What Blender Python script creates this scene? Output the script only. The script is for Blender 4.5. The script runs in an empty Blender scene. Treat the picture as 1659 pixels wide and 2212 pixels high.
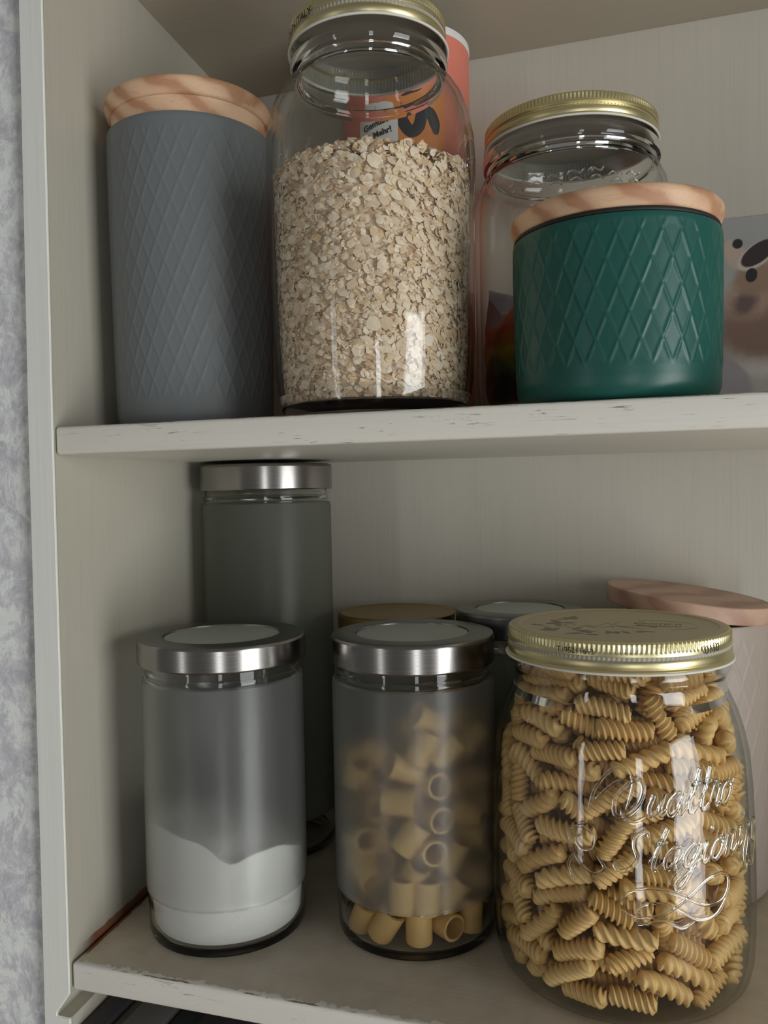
import bpy, bmesh, math, random
import numpy as np
from mathutils import Vector, Matrix
S = bpy.context.scene
C = S.collection
PI = math.pi
R_ = math.radians

# ------------------------------------------------------------------ camera
YAW, PITCH, ROLL, FPX = 0.3017, -0.02668, -0.02047, 1798.27
CAM = Vector((0.3609, -0.44948, 0.3049))
fw = Vector((-math.sin(YAW) * math.cos(PITCH), math.cos(YAW) * math.cos(PITCH), math.sin(PITCH)))
rt = Vector((math.cos(YAW), math.sin(YAW), 0)); up = rt.cross(fw)
r2 = math.cos(ROLL) * rt + math.sin(ROLL) * up
u2 = -math.sin(ROLL) * rt + math.cos(ROLL) * up
cd = bpy.data.cameras.new('camera'); cam = bpy.data.objects.new('camera', cd); C.objects.link(cam)
cam.matrix_world = Matrix(((r2.x, u2.x, -fw.x, CAM.x), (r2.y, u2.y, -fw.y, CAM.y), (r2.z, u2.z, -fw.z, CAM.z), (0, 0, 0, 1)))
cd.sensor_fit = 'HORIZONTAL'; cd.sensor_width = 36.0; cd.lens = FPX / 1659.0 * 36.0
cd.clip_start = 0.01; cd.clip_end = 50
S.camera = cam

# ------------------------------------------------------------------ world, daylight from the room's windows, exposure
w = bpy.data.worlds.new('World'); S.world = w; w.use_nodes = True
w.node_tree.nodes['Background'].inputs[0].default_value = (1.0, 0.98, 0.95, 1)
w.node_tree.nodes['Background'].inputs[1].default_value = 0.14


def window_light(az, dist, z, wd, ht, power, col):
    l = bpy.data.lights.new('window_daylight', 'AREA'); l.shape = 'RECTANGLE'; l.size = wd; l.size_y = ht
    l.energy = power; l.color = col
    o = bpy.data.objects.new('window_daylight', l); C.objects.link(o)
    o.location = (0.3 + dist * math.sin(R_(az)), -dist * math.cos(R_(az)), z)
    d = Vector((0.3, 0.0, 0.35)) - o.location
    o.rotation_euler = d.to_track_quat('-Z', 'Y').to_euler()


window_light(20, 2.4, -0.30, 0.24, 1.8, 8.0, (0.96, 0.99, 1.0))
window_light(64, 2.2, -0.15, 0.95, 1.9, 37.0, (0.97, 0.99, 1.0))
window_light(-31, 2.6, 0.0, 0.14, 1.8, 3.4, (0.98, 0.99, 1.0))
S.view_settings.view_transform = 'Standard'; S.view_settings.look = 'None'
S.view_settings.gamma = 1.0; S.view_settings.use_curve_mapping = False
S.view_settings.exposure = 0.0
S.cycles.max_bounces = 14; S.cycles.transparent_max_bounces = 40
S.cycles.transmission_bounces = 12; S.cycles.glossy_bounces = 5; S.cycles.diffuse_bounces = 4
S.cycles.sample_clamp_indirect = 12.0


# ------------------------------------------------------------------ node helpers
def new_mat(name):
    m = bpy.data.materials.new(name); m.use_nodes = True
    nt = m.node_tree; nt.nodes.clear()
    out = nt.nodes.new('ShaderNodeOutputMaterial')
    return m, nt, out


def node(nt, typ, **kw):
    n = nt.nodes.new(typ)
    for k, v in kw.items():
        if k.startswith('i_'):
            n.inputs[k[2:].replace('_', ' ')].default_value = v
        else:
            setattr(n, k, v)
    return n


def srgb(r, g, b):
    f = lambda c: (c / 255 / 12.92) if c <= 10 else ((c / 255 + 0.055) / 1.055) ** 2.4
    return (f(r), f(g), f(b), 1)


def math_n(nt, op, a, b=None, c=None, clamp=False):
    n = nt.nodes.new('ShaderNodeMath'); n.operation = op; n.use_clamp = clamp
    for i, v in enumerate((a, b, c)):
        if v is None: continue
        if isinstance(v, (int, float)): n.inputs[i].default_value = v
        else: nt.links.new(v, n.inputs[i])
    return n.outputs[0]


def mixc(nt, f, a, b):
    n = nt.nodes.new('ShaderNodeMix'); n.data_type = 'RGBA'
    for i, v in ((0, f), (6, a), (7, b)):
        if isinstance(v, (int, float, tuple)): n.inputs[i].default_value = v
        else: nt.links.new(v, n.inputs[i])
    return n.outputs[2]


def coords(nt, kind='Object', scale=(1, 1, 1), rot=(0, 0, 0), loc=(0, 0, 0)):
    t = nt.nodes.new('ShaderNodeTexCoord'); m = nt.nodes.new('ShaderNodeMapping')
    m.inputs['Scale'].default_value = scale; m.inputs['Rotation'].default_value = rot; m.inputs['Location'].default_value = loc
    nt.links.new(t.outputs[kind], m.inputs[0]); return m.outputs[0]


def noise(nt, vec, scale=5, detail=4, rough=0.55, dist=0.0):
    n = nt.nodes.new('ShaderNodeTexNoise'); n.inputs['Scale'].default_value = scale
    n.inputs['Detail'].default_value = detail; n.inputs['Roughness'].default_value = rough
    n.inputs['Distortion'].default_value = dist
    if vec is not None: nt.links.new(vec, n.inputs['Vector'])
    return n.outputs['Fac']


def ramp(nt, fac, stops):
    n = nt.nodes.new('ShaderNodeValToRGB'); e = n.color_ramp.elements
    e[0].position, e[0].color = stops[0]; e[1].position, e[1].color = stops[1]
    for p, c in stops[2:]:
        x = e.new(p); x.color = c
    nt.links.new(fac, n.inputs[0]); return n.outputs[0]


def smooth(nt, v, a, b):
    n = nt.nodes.new('ShaderNodeMapRange'); n.interpolation_type = 'SMOOTHSTEP'
    nt.links.new(v, n.inputs[0]); n.inputs[1].default_value = a; n.inputs[2].default_value = b
    return n.outputs[0]


def bump(nt, h, strength=0.3, dist=0.001):
    n = nt.nodes.new('ShaderNodeBump'); n.inputs['Strength'].default_value = strength
    n.inputs['Distance'].default_value = dist; nt.links.new(h, n.inputs['Height']); return n.outputs[0]


def principled(nt, out, col=None, rough=0.5, metal=0.0, normal=None, **kw):
    p = nt.nodes.new('ShaderNodeBsdfPrincipled')
    if isinstance(col, tuple): p.inputs['Base Color'].default_value = col
    elif col is not None: nt.links.new(col, p.inputs['Base Color'])
    if isinstance(rough, (int, float)): p.inputs['Roughness'].default_value = rough
    else: nt.links.new(rough, p.inputs['Roughness'])
    p.inputs['Metallic'].default_value = metal
    if normal is not None: nt.links.new(normal, p.inputs['Normal'])
    for k, v in kw.items(): p.inputs[k.replace('_', ' ')].default_value = v
    if out is not None: nt.links.new(p.outputs[0], out.inputs[0])
    return p


# ------------------------------------------------------------------ materials
M = {}


def paint(name, col, grain=(260, 260, 7), wear=None, rough=0.42):
    """Brushed off-white paint; wear: 'front' hairline cracks, 'shelf' chips at the front edge and bare wood at the wall, 'side' bare wood low down."""
    m, nt, out = new_mat(name)
    v = coords(nt, scale=grain); g = noise(nt, v, 1, 5, 0.6)
    big = noise(nt, coords(nt, scale=(9, 9, 9)), 1, 3)
    c0 = mixc(nt, math_n(nt, 'MULTIPLY', big, 0.35), col, tuple(x * 0.86 for x in col[:3]) + (1,))
    c = mixc(nt, smooth(nt, g, 0.45, 0.75), c0, tuple(x * 0.93 for x in col[:3]) + (1,))
    tc = nt.nodes.new('ShaderNodeTexCoord'); sp = nt.nodes.new('ShaderNodeSeparateXYZ')
    nt.links.new(tc.outputs['Object'], sp.inputs[0]); X, Y, Z = sp.outputs
    if wear in ('front', 'shelf'):
        cr = noise(nt, coords(nt, scale=(50, 10, 1000)), 1, 4, 0.7, 0.6)
        pa = noise(nt, coords(nt, scale=(20, 20, 90)), 1, 2)
        k = math_n(nt, 'MULTIPLY', smooth(nt, cr, 0.60, 0.65), smooth(nt, pa, 0.48, 0.58))
        k = math_n(nt, 'MULTIPLY', k, math_n(nt, 'LESS_THAN', Y, 0.0012))
        c = mixc(nt, math_n(nt, 'MULTIPLY', k, 0.75), c, srgb(92, 84, 70))
    if wear == 'shelf':
        n1 = noise(nt, coords(nt, scale=(130, 130, 130)), 1, 4, 0.65)
        # worn top: greyer paint, with a ragged whiter margin at the front and a thin brown crack on the edge
        topm = math_n(nt, 'GREATER_THAN', Z, -0.0006)
        marg = math_n(nt, 'ADD', Y, math_n(nt, 'MULTIPLY', n1, -0.018))
        inner = smooth(nt, marg, -0.0056, -0.0050)
        worn = mixc(nt, smooth(nt, noise(nt, coords(nt, scale=(60, 60, 60)), 1, 5), 0.35, 0.75), srgb(206, 194, 172), srgb(194, 180, 158))
        c = mixc(nt, math_n(nt, 'MULTIPLY', math_n(nt, 'MULTIPLY', topm, inner), 0.9), c, worn)
        sc = noise(nt, coords(nt, scale=(70, 380, 70), rot=(0, 0, 0.5)), 1, 2, 0.5)
        c = mixc(nt, math_n(nt, 'MULTIPLY', math_n(nt, 'MULTIPLY', topm, smooth(nt, sc, 0.73, 0.76)), 0.5), c, srgb(205, 202, 192))
        ed = math_n(nt, 'MULTIPLY', math_n(nt, 'LESS_THAN', math_n(nt, 'ABSOLUTE', math_n(nt, 'ADD', math_n(nt, 'SUBTRACT', Y, 0.0012), math_n(nt, 'MULTIPLY', math_n(nt, 'SUBTRACT', n1, 0.5), 0.0022))), 0.00042),
                    smooth(nt, noise(nt, coords(nt, scale=(22, 2, 2)), 1, 3), 0.47, 0.56))
        c = mixc(nt, math_n(nt, 'MULTIPLY', math_n(nt, 'MULTIPLY', ed, topm), 0.85), c, srgb(96, 70, 52))
        # bare reddish wood next to the side panel
        dx = math_n(nt, 'ADD', X, math_n(nt, 'MULTIPLY', Y, 0.0586))
        w1 = math_n(nt, 'ADD', dx, math_n(nt, 'MULTIPLY', noise(nt, coords(nt, scale=(90, 60, 90)), 1, 4), -0.0045))
        bm_ = math_n(nt, 'SUBTRACT', 1.0, smooth(nt, w1, 0.0022, 0.0030))
        bm_ = math_n(nt, 'MULTIPLY', bm_, math_n(nt, 'MULTIPLY', smooth(nt, Y, 0.008, 0.016), topm))
        c = mixc(nt, bm_, c, mixc(nt, noise(nt, coords(nt, scale=(500, 40, 40)), 1, 3), srgb(112, 66, 44), srgb(160, 108, 78)))
    if wear == 'side':
        hz = math_n(nt, 'ADD', Z, math_n(nt, 'MULTIPLY', noise(nt, coords(nt, scale=(30, 55, 30)), 1, 4), -0.006))
        bm_ = math_n(nt, 'MULTIPLY', math_n(nt, 'SUBTRACT', 1.0, smooth(nt, hz, 0.0012, 0.0030)), smooth(nt, Y, 0.010, 0.03))
        bm_ = math_n(nt, 'MULTIPLY', bm_, math_n(nt, 'GREATER_THAN', Z, -0.004))
        c = mixc(nt, bm_, c, mixc(nt, noise(nt, coords(nt, scale=(40, 40, 500)), 1, 3), srgb(118, 74, 52), srgb(165, 118, 88)))
    nrm = bump(nt, g, 0.22, 0.0006)
    principled(nt, out, c, rough, 0, nrm)
    M[name] = m
    return m


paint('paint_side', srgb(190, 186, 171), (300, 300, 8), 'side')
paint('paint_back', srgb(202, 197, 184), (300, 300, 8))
paint('paint_shelf', srgb(244, 241, 230), (8, 300, 300), 'shelf')
paint('paint_front', srgb(246, 248, 240), (300, 300, 8), None, 0.35)
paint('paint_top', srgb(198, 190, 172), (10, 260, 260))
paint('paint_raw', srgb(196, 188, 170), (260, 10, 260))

m, nt, out = new_mat('wallpaper')
n1 = noise(nt, coords(nt, scale=(48, 48, 42)), 1, 9, 0.74, 0.6); n2 = noise(nt, coords(nt, scale=(240, 240, 160)), 1, 5, 0.7)
mixn = math_n(nt, 'ADD', math_n(nt, 'MULTIPLY', n1, 0.75), math_n(nt, 'MULTIPLY', n2, 0.25))
c = ramp(nt, mixn, [(0.41, srgb(194, 193, 200)), (0.49, srgb(214, 215, 218)), (0.55, srgb(236, 240, 236))])
principled(nt, out, c, 0.6, 0, bump(nt, mixn, 0.8, 0.002)); M['wallpaper'] = m


def wood(name, a, b, scale=1.0, rough=0.5):
    m, nt, out = new_mat(name)
    v = coords(nt, scale=(9 * scale, 80 * scale, 80 * scale), rot=(0.1, 0.35, 0.6))
    wv = nt.nodes.new('ShaderNodeTexWave'); wv.inputs['Scale'].default_value = 17 * scale; wv.inputs['Distortion'].default_value = 5.0
    wv.inputs['Detail'].default_value = 2.5; wv.inputs['Detail Scale'].default_value = 1.2
    nt.links.new(coords(nt, rot=(0.25, 0.75, 0.5)), wv.inputs[0])
    n1 = math_n(nt, 'ADD', math_n(nt, 'MULTIPLY', wv.outputs['Fac'], 0.55), math_n(nt, 'MULTIPLY', noise(nt, v, 1, 4, 0.55, 1.2), 0.45))
    v2 = coords(nt, scale=(60 * scale, 900 * scale, 900 * scale), rot=(0.1, 0.15, 0.5)); n2 = noise(nt, v2, 1, 3)
    c = ramp(nt, n1, [(0.25, a), (0.55, mixrgb(a, b, .35)), (0.75, b)])
    c = mixc(nt, math_n(nt, 'MULTIPLY', smooth(nt, n2, 0.5, 0.8), 0.3), c, tuple(x * .7 for x in b[:3]) + (1,))
    principled(nt, out, c, rough, 0, bump(nt, n2, 0.15, 0.0004)); M[name] = m


def mixrgb(a, b, t): return tuple(a[i] * (1 - t) + b[i] * t for i in range(3)) + (1,)


wood('wood_lid', srgb(230, 192, 156), srgb(192, 142, 108))
wood('wood_lid_pink', srgb(196, 162, 140), srgb(170, 132, 112), 0.7)
wood('wood_honey', srgb(150, 124, 84), srgb(120, 94, 58), 0.7)


def simple(name, col, rough=0.5, metal=0.0, **kw):
    m, nt, out = new_mat(name); principled(nt, out, col, rough, metal, None, **kw); M[name] = m; return m


def ceramic(name, col, rough=0.42):
    m, nt, out = new_mat(name)
    n1 = noise(nt, coords(nt, scale=(400, 400, 400)), 1, 3)
    principled(nt, out, col, rough, 0, bump(nt, n1, 0.06, 0.0003), Specular_IOR_Level=0.5); M[name] = m


ceramic('ceramic_grey', srgb(112, 117, 118), 0.5)
ceramic('ceramic_green', srgb(26, 88, 78), 0.36)
ceramic('ceramic_taupe', srgb(165, 152, 140), 0.5)
simple('floor_boards', srgb(150, 128, 104), 0.5)
simple('gasket', srgb(34, 32, 30), 0.6)


def brushed(name, col, rough, stripes=(1, 1, 900)):
    m, nt, out = new_mat(name)
    n1 = noise(nt, coords(nt, scale=stripes), 1, 3)
    rr = math_n(nt, 'MULTIPLY_ADD', n1, 0.12, rough - 0.06)
    principled(nt, out, col, rr, 1.0, bump(nt, n1, 0.05, 0.0002)); M[name] = m


brushed('steel', srgb(150, 147, 143), 0.22)
brushed('steel_grey', srgb(120, 122, 122), 0.34)
brushed('steel_top', srgb(120, 122, 118), 0.38, (300, 300, 300))
brushed('gold', srgb(222, 212, 166), 0.36)
brushed('gold_top', srgb(196, 186, 156), 0.46, (300, 300, 300))
brushed('gold_dark', srgb(150, 128, 84), 0.42, (300, 300, 300))
simple('lid_inside', srgb(168, 164, 152), 0.5)
simple('liner', srgb(226, 224, 214), 0.4)
simple('ink_black', srgb(24, 24, 22), 0.5)
simple('ink_grey', srgb(136, 134, 112), 0.45, 0.8)
simple('frost_disc', srgb(166, 172, 166), 0.55, Specular_IOR_Level=0.3)


def thin_glass(name, tint=(0.985, 0.992, 0.985), edge=(0.62, 0.66, 0.6), k=0.9):
    """Thin-walled clear glass: straight transmission, tinted more the longer the way through the wall, plus a Fresnel reflection."""
    m, nt, out = new_mat(name)
    lw = node(nt, 'ShaderNodeLayerWeight', i_Blend=0.5); f = lw.outputs['Facing']
    fr = math_n(nt, 'MULTIPLY_ADD', math_n(nt, 'POWER', f, 5.0), 0.9, 0.04)
    col = mixc(nt, math_n(nt, 'MULTIPLY', math_n(nt, 'POWER', f, 4.0), k), tint + (1,), edge + (1,))
    t = nt.nodes.new('ShaderNodeBsdfTransparent'); nt.links.new(col, t.inputs[0])
    g = nt.nodes.new('ShaderNodeBsdfGlossy'); g.inputs['Roughness'].default_value = 0.02
    w_ = noise(nt, coords(nt, scale=(40, 40, 25)), 1, 2)
    nt.links.new(bump(nt, w_, 0.25, 0.002), g.inputs['Normal'])
    mx = nt.nodes.new('ShaderNodeMixShader'); nt.links.new(fr, mx.inputs[0]); nt.links.new(t.outputs[0], mx.inputs[1]); nt.links.new(g.outputs[0], mx.inputs[2])
    nt.links.new(mx.outputs[0], out.inputs[0]); M[name] = m


thin_glass('glass_thin')


def real_glass(name, rough=0.0, col=(0.99, 0.995, 0.99, 1), ior=1.45, milk=0.0, milkcol=(0.75, 0.8, 0.78, 1), spots=False):
    m, nt, out = new_mat(name)
    g = nt.nodes.new('ShaderNodeBsdfGlass'); g.inputs['IOR'].default_value = ior; g.inputs['Roughness'].default_value = rough
    g.inputs['Color'].default_value = col
    if milk:
        d = node(nt, 'ShaderNodeBsdfDiffuse'); d.inputs[0].default_value = milkcol
        t = node(nt, 'ShaderNodeBsdfTranslucent'); t.inputs[0].default_value = milkcol
        a = nt.nodes.new('ShaderNodeMixShader'); a.inputs[0].default_value = 0.45
        nt.links.new(d.outputs[0], a.inputs[1]); nt.links.new(t.outputs[0], a.inputs[2])
        b = nt.nodes.new('ShaderNodeMixShader'); b.inputs[0].default_value = milk
        nt.links.new(g.outputs[0], b.inputs[1]); nt.links.new(a.outputs[0], b.inputs[2])
        nt.links.new(b.outputs[0], out.inputs[0])
    else:
        nt.links.new(g.outputs[0], out.inputs[0])
    M[name] = m


real_glass('glass_clear')
real_glass('glass_frosted', 0.44, (0.95, 0.955, 0.945, 1), 1.45, 0.18, (0.46, 0.47, 0.45, 1))
real_glass('glass_shaded_grey', 0.44, (0.80, 0.82, 0.76, 1), 1.45, 0.35, (0.30, 0.31, 0.27, 1))  # corner shade of the tall jar put into the tint; grey jar shares it


# ------------------------------------------------------------------ mesh helpers
def link(name, me, mats, parent=None, smooth_=True):
    o = bpy.data.objects.new(name, me); C.objects.link(o)
    for mm in (mats if isinstance(mats, (list, tuple)) else [mats]): me.materials.append(M[mm] if isinstance(mm, str) else mm)
    if parent is not None: o.parent = parent
    if smooth_:
        me.polygons.foreach_set('use_smooth', [True] * len(me.polygons))
        try: me.set_sharp_from_angle(angle=R_(38))
        except Exception: pass
    return o


def empty(name, loc, label, cat, group=None, rot=(0, 0, 0)):
    o = bpy.data.objects.new(name, None); C.objects.link(o); o.location = loc; o.rotation_euler = rot
    o.empty_display_size = 0.02
    return tag(o, label, cat, group)


def tag(o, label, cat, group=None, kind=None):
    o['label'] = label; o['category'] = cat
    if group: o['group'] = group
    if kind: o['kind'] = kind
    return o


def mesh_from(name, V, F, mi=None):
    me = bpy.data.meshes.new(name); me.from_pydata(V, [], F); me.update()
    if mi: me.polygons.foreach_set('material_index', mi)
    return me


def lathe(name, prof, mats, parent=None, seg=96, warp=None, close=False, loc=(0, 0, 0)):
    """prof: (r, z[, material index of the band that starts here]); r = 0 makes a pole."""
    V, F, mi, rows = [], [], [], []
    for p in prof:
        r, z = p[0], p[1]
        if r < 1e-7:
            rows.append([len(V)]); V.append((0, 0, z)); continue
        row = []
        for i in range(seg):
            a = 2 * PI * i / seg; rr, zz = warp(r, z, a) if warp else (r, z)
            row.append(len(V)); V.append((rr * math.sin(a), -rr * math.cos(a), zz))
        rows.append(row)
    n = len(rows); pairs = [(i, i + 1) for i in range(n - 1)] + ([(n - 1, 0)] if close else [])
    for i, j in pairs:
        A, B = rows[i], rows[j]; mm = prof[i][2] if len(prof[i]) > 2 else 0
        if len(A) == 1 and len(B) == 1: continue
        for k in range(seg):
            k2 = (k + 1) % seg
            if len(A) == 1: F.append((A[0], B[k2], B[k]))
            elif len(B) == 1: F.append((A[k], A[k2], B[0]))
            else: F.append((A[k], A[k2], B[k2], B[k]))
            mi.append(mm)
    me = mesh_from(name, V, F, mi)
    if n > 2 and len(rows[0]) == 1 and len(rows[-1]) == 1 or close:
        bm = bmesh.new(); bm.from_mesh(me); bmesh.ops.recalc_face_normals(bm, faces=bm.faces); bm.to_mesh(me); bm.free()
    o = link(name, me, mats, parent); o.location = loc
    return o


def box_bm(bm, lo, hi, bev=0.0, seg=2):
    r = bmesh.ops.create_cube(bm, size=1)
    for v in r['verts']:
        v.co = Vector([lo[i] + (v.co[i] + 0.5) * (hi[i] - lo[i]) for i in range(3)])
    if bev:
        es = list({e for v in r['verts'] for e in v.link_edges})
        bmesh.ops.bevel(bm, geom=es, offset=bev, segments=seg, affect='EDGES', profile=0.5)


def box(name, lo, hi, mat, parent=None, bev=0.0, xf=None, seg=2):
    bm = bmesh.new(); box_bm(bm, lo, hi, bev, seg)
    if xf:
        for v in bm.verts: v.co = Vector(xf(v.co))
    me = bpy.data.meshes.new(name); bm.to_mesh(me); bm.free()
    return link(name, me, mat, parent)


def catmull(P, n=8, closed=False):
    P = [Vector(p) for p in P]; out = []
    N = len(P); rng = range(N) if closed else range(N - 1)
    for i in rng:
        p0 = P[(i - 1) % N] if closed or i > 0 else P[i]; p1 = P[i]; p2 = P[(i + 1) % N]
        p3 = P[(i + 2) % N] if closed or i + 2 < N else p2
        for k in range(n):
            t = k / n
            out.append(0.5 * ((2 * p1) + (p2 - p0) * t + (2 * p0 - 5 * p1 + 4 * p2 - p3) * t * t + (3 * p1 - p0 - 3 * p2 + p3) * t ** 3))
    if not closed: out.append(P[-1])
    return out


def tube_bm(bm, pts, rad, seg=8, flat=1.0, normals=None, taper=True):
    """Tube along pts; normals: per point outward vector (the tube is flattened by 'flat' along it)."""
    rows = []; n = len(pts)
    for i, p in enumerate(pts):
        t = (pts[min(i + 1, n - 1)] - pts[max(i - 1, 0)]).normalized()
        nn = normals[i] if normals else Vector((0, 0, 1))
        b = t.cross(nn)
        if b.length < 1e-6: b = t.cross(Vector((1, 0, 0)))
        b.normalize(); nn = b.cross(t).normalized()
        k = 1.0
        if taper: k = min(1.0, 0.35 + 2.5 * min(i, n - 1 - i) / max(n, 1) * 2)
        rows.append([bm.verts.new(p + (b * math.cos(2 * PI * j / seg) + nn * math.sin(2 * PI * j / seg) * flat) * rad * k) for j in range(seg)])
    for A, B in zip(rows, rows[1:]):
        for j in range(seg): bm.faces.new((A[j], A[(j + 1) % seg], B[(j + 1) % seg], B[j]))
    bm.faces.new(rows[0][::-1]); bm.faces.new(rows[-1])


def cyl_pt(r, az, z): return Vector((r * math.sin(az), -r * math.cos(az), z))


def text_mesh(txt, size, shear=0.0, extrude=0.0, bold=0.0, spacing=1.0):
    cu = bpy.data.curves.new('t', 'FONT'); cu.body = txt; cu.size = size; cu.shear = shear; cu.extrude = extrude
    cu.align_x = 'CENTER'; cu.offset = bold; cu.space_character = spacing; cu.resolution_u = 3
    ob = bpy.data.objects.new('t', cu); C.objects.link(ob); dg = bpy.context.evaluated_depsgraph_get(); dg.update()
    me = bpy.data.meshes.new_from_object(ob.evaluated_get(dg)); C.objects.unlink(ob); bpy.data.objects.remove(ob)
    return me


def text_on_cyl(name, txt, size, rad, az, z, mat, parent, lift=0.0002, shear=0.0, tilt=0.0, bold=0.0, spacing=1.0, sx=1.0):
    me = text_mesh(txt, size, shear, 0, bold, spacing)
    for v in me.vertices:
        x, y = v.co.x * sx, v.co.y
        x, y = x * math.cos(tilt) - y * math.sin(tilt), x * math.sin(tilt) + y * math.cos(tilt)
        v.co = cyl_pt(rad(z + y) if callable(rad) else rad, az + x / (rad(z) if callable(rad) else rad), z + y) 
        d = Vector((v.co.x, v.co.y, 0)).normalized(); v.co += d * lift
    return link(name, me, mat, parent, False)


# ------------------------------------------------------------------ the setting: wallpapered wall left of the cupboard
ZU, TH, DEP, ZC, SPL = 0.34964, 0.018, 0.2907, 0.68385, 0.0586
ZB = ZU - TH
XR = 0.98
o = box('wall_left', (-1.5, 0.0035, -0.9), (-0.0186, 0.6, 1.6), 'wallpaper', bev=0.001, xf=lambda v: (v[0] - (0.0045 * (0.6 - v[2]) if v[0] > -0.5 else 0), v[1], v[2])); o['kind'] = 'structure'
o = box('wall_right', (1.0005, 0.0035, -0.9), (2.6, 0.6, 1.6), 'wallpaper', bev=0.001); o['kind'] = 'structure'
o = box('floor', (-1.5, -3.2, -0.95), (2.6, 0.6, -0.9), 'floor_boards'); o['kind'] = 'structure'

# ------------------------------------------------------------------ the cupboard
cab = empty('cupboard', (0, 0, 0), 'white painted open cupboard with worn shelves set against mottled grey wallpaper', 'cupboard')
splx = lambda v: (v[0] - SPL * max(v[1], 0) if v[0] > -0.01 else v[0], v[1], v[2])
bm = bmesh.new()
def panel_prof(xl, xr, y0, y1, name, mat, bev):
    # outline in x-z with the notch sawn under the lower shelf, extruded in depth
    P = [(xl, -0.55), (xr, -0.55), (xr, -0.0365), (-0.0107, -0.0365), (-0.0104, -0.0340), (xr, -0.0205), (xr, 0.35), (xr, 0.9), (xl, 0.9), (xl, 0.6), (xl, 0.35)]
    bm = bmesh.new(); f0 = []; f1 = []
    for x, z in P:
        dx = 0.0045 * max(0, 0.6 - z) if x < -0.015 else 0.0008 * max(0, 0.35 - z)
        dx -= 0.0018 * max(0, z - 0.35) / 0.25
        f0.append(bm.verts.new((x - dx, y0, z))); f1.append(bm.verts.new((x - dx - (SPL * y1 if x > -0.015 else 0), y1, z)))
    bm.faces.new(f0[::-1]); bm.faces.new(f1)
    n_ = len(P)
    for i in range(n_): bm.faces.new((f0[i], f0[(i + 1) % n_], f1[(i + 1) % n_], f1[i]))
    bmesh.ops.recalc_face_normals(bm, faces=bm.faces)
    if bev: bmesh.ops.bevel(bm, geom=list(bm.edges), offset=bev, segments=2, affect='EDGES')
    me = bpy.data.meshes.new(name); bm.to_mesh(me); bm.free(); return link(name, me, mat, cab)
bm.free()
panel_prof(-0.0177, 0.0, 0.0004, DEP + 0.02, 'side_panel', 'paint_side', 0)
panel_prof(-0.0178, -0.0002, -0.0014, 0.0004, 'edge_strip', 'paint_front', 0.0005)
box('side_panel', (XR, 0.0, -0.55), (XR + 0.0195, DEP + 0.02, 0.9), 'paint_side', cab, 0.0012)
box('back_panel', (-0.05, DEP, -0.55), (XR + 0.02, DEP + 0.006, 0.9), 'paint_back', cab)
box('top_panel', (-0.05, 0.004, ZC), (XR, DEP, ZC + TH), 'paint_top', cab, 0.001, lambda v: (v[0] if v[0] > 0.5 else -SPL * max(v[1], 0) + 0.0003, v[1], v[2]))


def shelf(z, gap):
    bm = bmesh.new(); box_bm(bm, (0, 0.0, -TH), (XR - 0.0004, DEP - 0.0004, 0), 0.0022, 3)
    for v in bm.verts:
        if v.co.x < 0.1: v.co.x += gap - SPL * max(v.co.y, 0)
    me = bpy.data.meshes.new('shelf'); bm.to_mesh(me); bm.free()
    o = link('shelf', me, 'paint_shelf', cab); o.location.z = z; return o


shelf(ZU, 0.0008); shelf(0.0, 0.0010)
box('shelf', (-0.03, 0.03, -0.42), (XR - 0.001, DEP - 0.001, -0.402), 'paint_shelf', cab, 0.001)
# ------------------------------------------------------------------ frosted jars with steel lids


def steel_jar(name, x, y, rb, rl, zbot, zlid, ztop, label, zfrost=0.031, lidmat='steel', discmat='frost_disc', discr=0.69, frost='glass_frosted'):
    t = empty(name, (x, y, zbot + 0.0003), label, 'jar'); h0, h1 = zlid - zbot, ztop - zbot
    wl = 0.0028; zf = h0 - 0.0105
    prof = [(0, 0.0012, 1), (rb * 0.80, 0.0006, 1), (rb * 0.90, 0.0, 1), (rb - 0.0025, 0.0016, 1), (rb - 0.0011, 0.0055, 1), (rb - 0.0010, zfrost, 1),
            (rb - 0.0002, zfrost + 0.0010, 0), (rb, zfrost + 0.003, 0), (rb, zf - 0.004, 0), (rb - 0.0005, zf - 0.001, 0), (rb - 0.002, zf, 1),
            (rb - 0.0028, zf + 0.002, 1), (rb - 0.0022, zf + 0.0045, 1), (rb - 0.0034, zf + 0.0065, 1), (rb - 0.004, h0 + 0.006, 1), (rb - 0.0055, h0 + 0.0075, 1),
            (rb - 0.0068, h0 + 0.006, 1), (rb - 0.0062, zf + 0.003, 1), (rb - wl, zf - 0.006, 1), (rb - wl - 0.0006, zfrost, 1), (rb - wl - 0.0006, 0.012, 1),
            (rb - wl - 0.002, 0.0075, 1), (rb - 0.009, 0.0052, 1), (0, 0.0046, 1)]
    lathe('glass_body', prof, [frost, 'glass_clear'], t, 128)
    z0, z1 = h0, h1
    lid = lathe('lid', [(rl * discr, z1 - 0.0012), (rl * discr + 0.0004, z1 - 0.0002), (rl * discr + 0.0012, z1), (rl - 0.0026, z1), (rl - 0.0008, z1 - 0.0006), (rl, z1 - 0.0022), (rl, z1 - 0.0028), (rl, z0 + 0.0014), (rl, z0 + 0.0008), (rl - 0.0005, z0),
                        (rl - 0.0014, z0 + 0.0002), (rl - 0.0014, z1 - 0.003), (rl * discr, z1 - 0.003)], [lidmat, 'steel_top'], t, 128, close=True)
    for p in lid.data.polygons:
        if p.normal.z > 0.8 and p.center.z > z1 - 0.001: p.material_index = 1
    lathe('lid_window', [(0, z1 - 0.0028), (rl * discr - 0.0003, z1 - 0.0028), (rl * discr - 0.0003, z1 - 0.0012), (rl * discr - 0.002, z1 - 0.0008), (0, z1 - 0.0008)], [discmat], t, 96)
    return t


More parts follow.
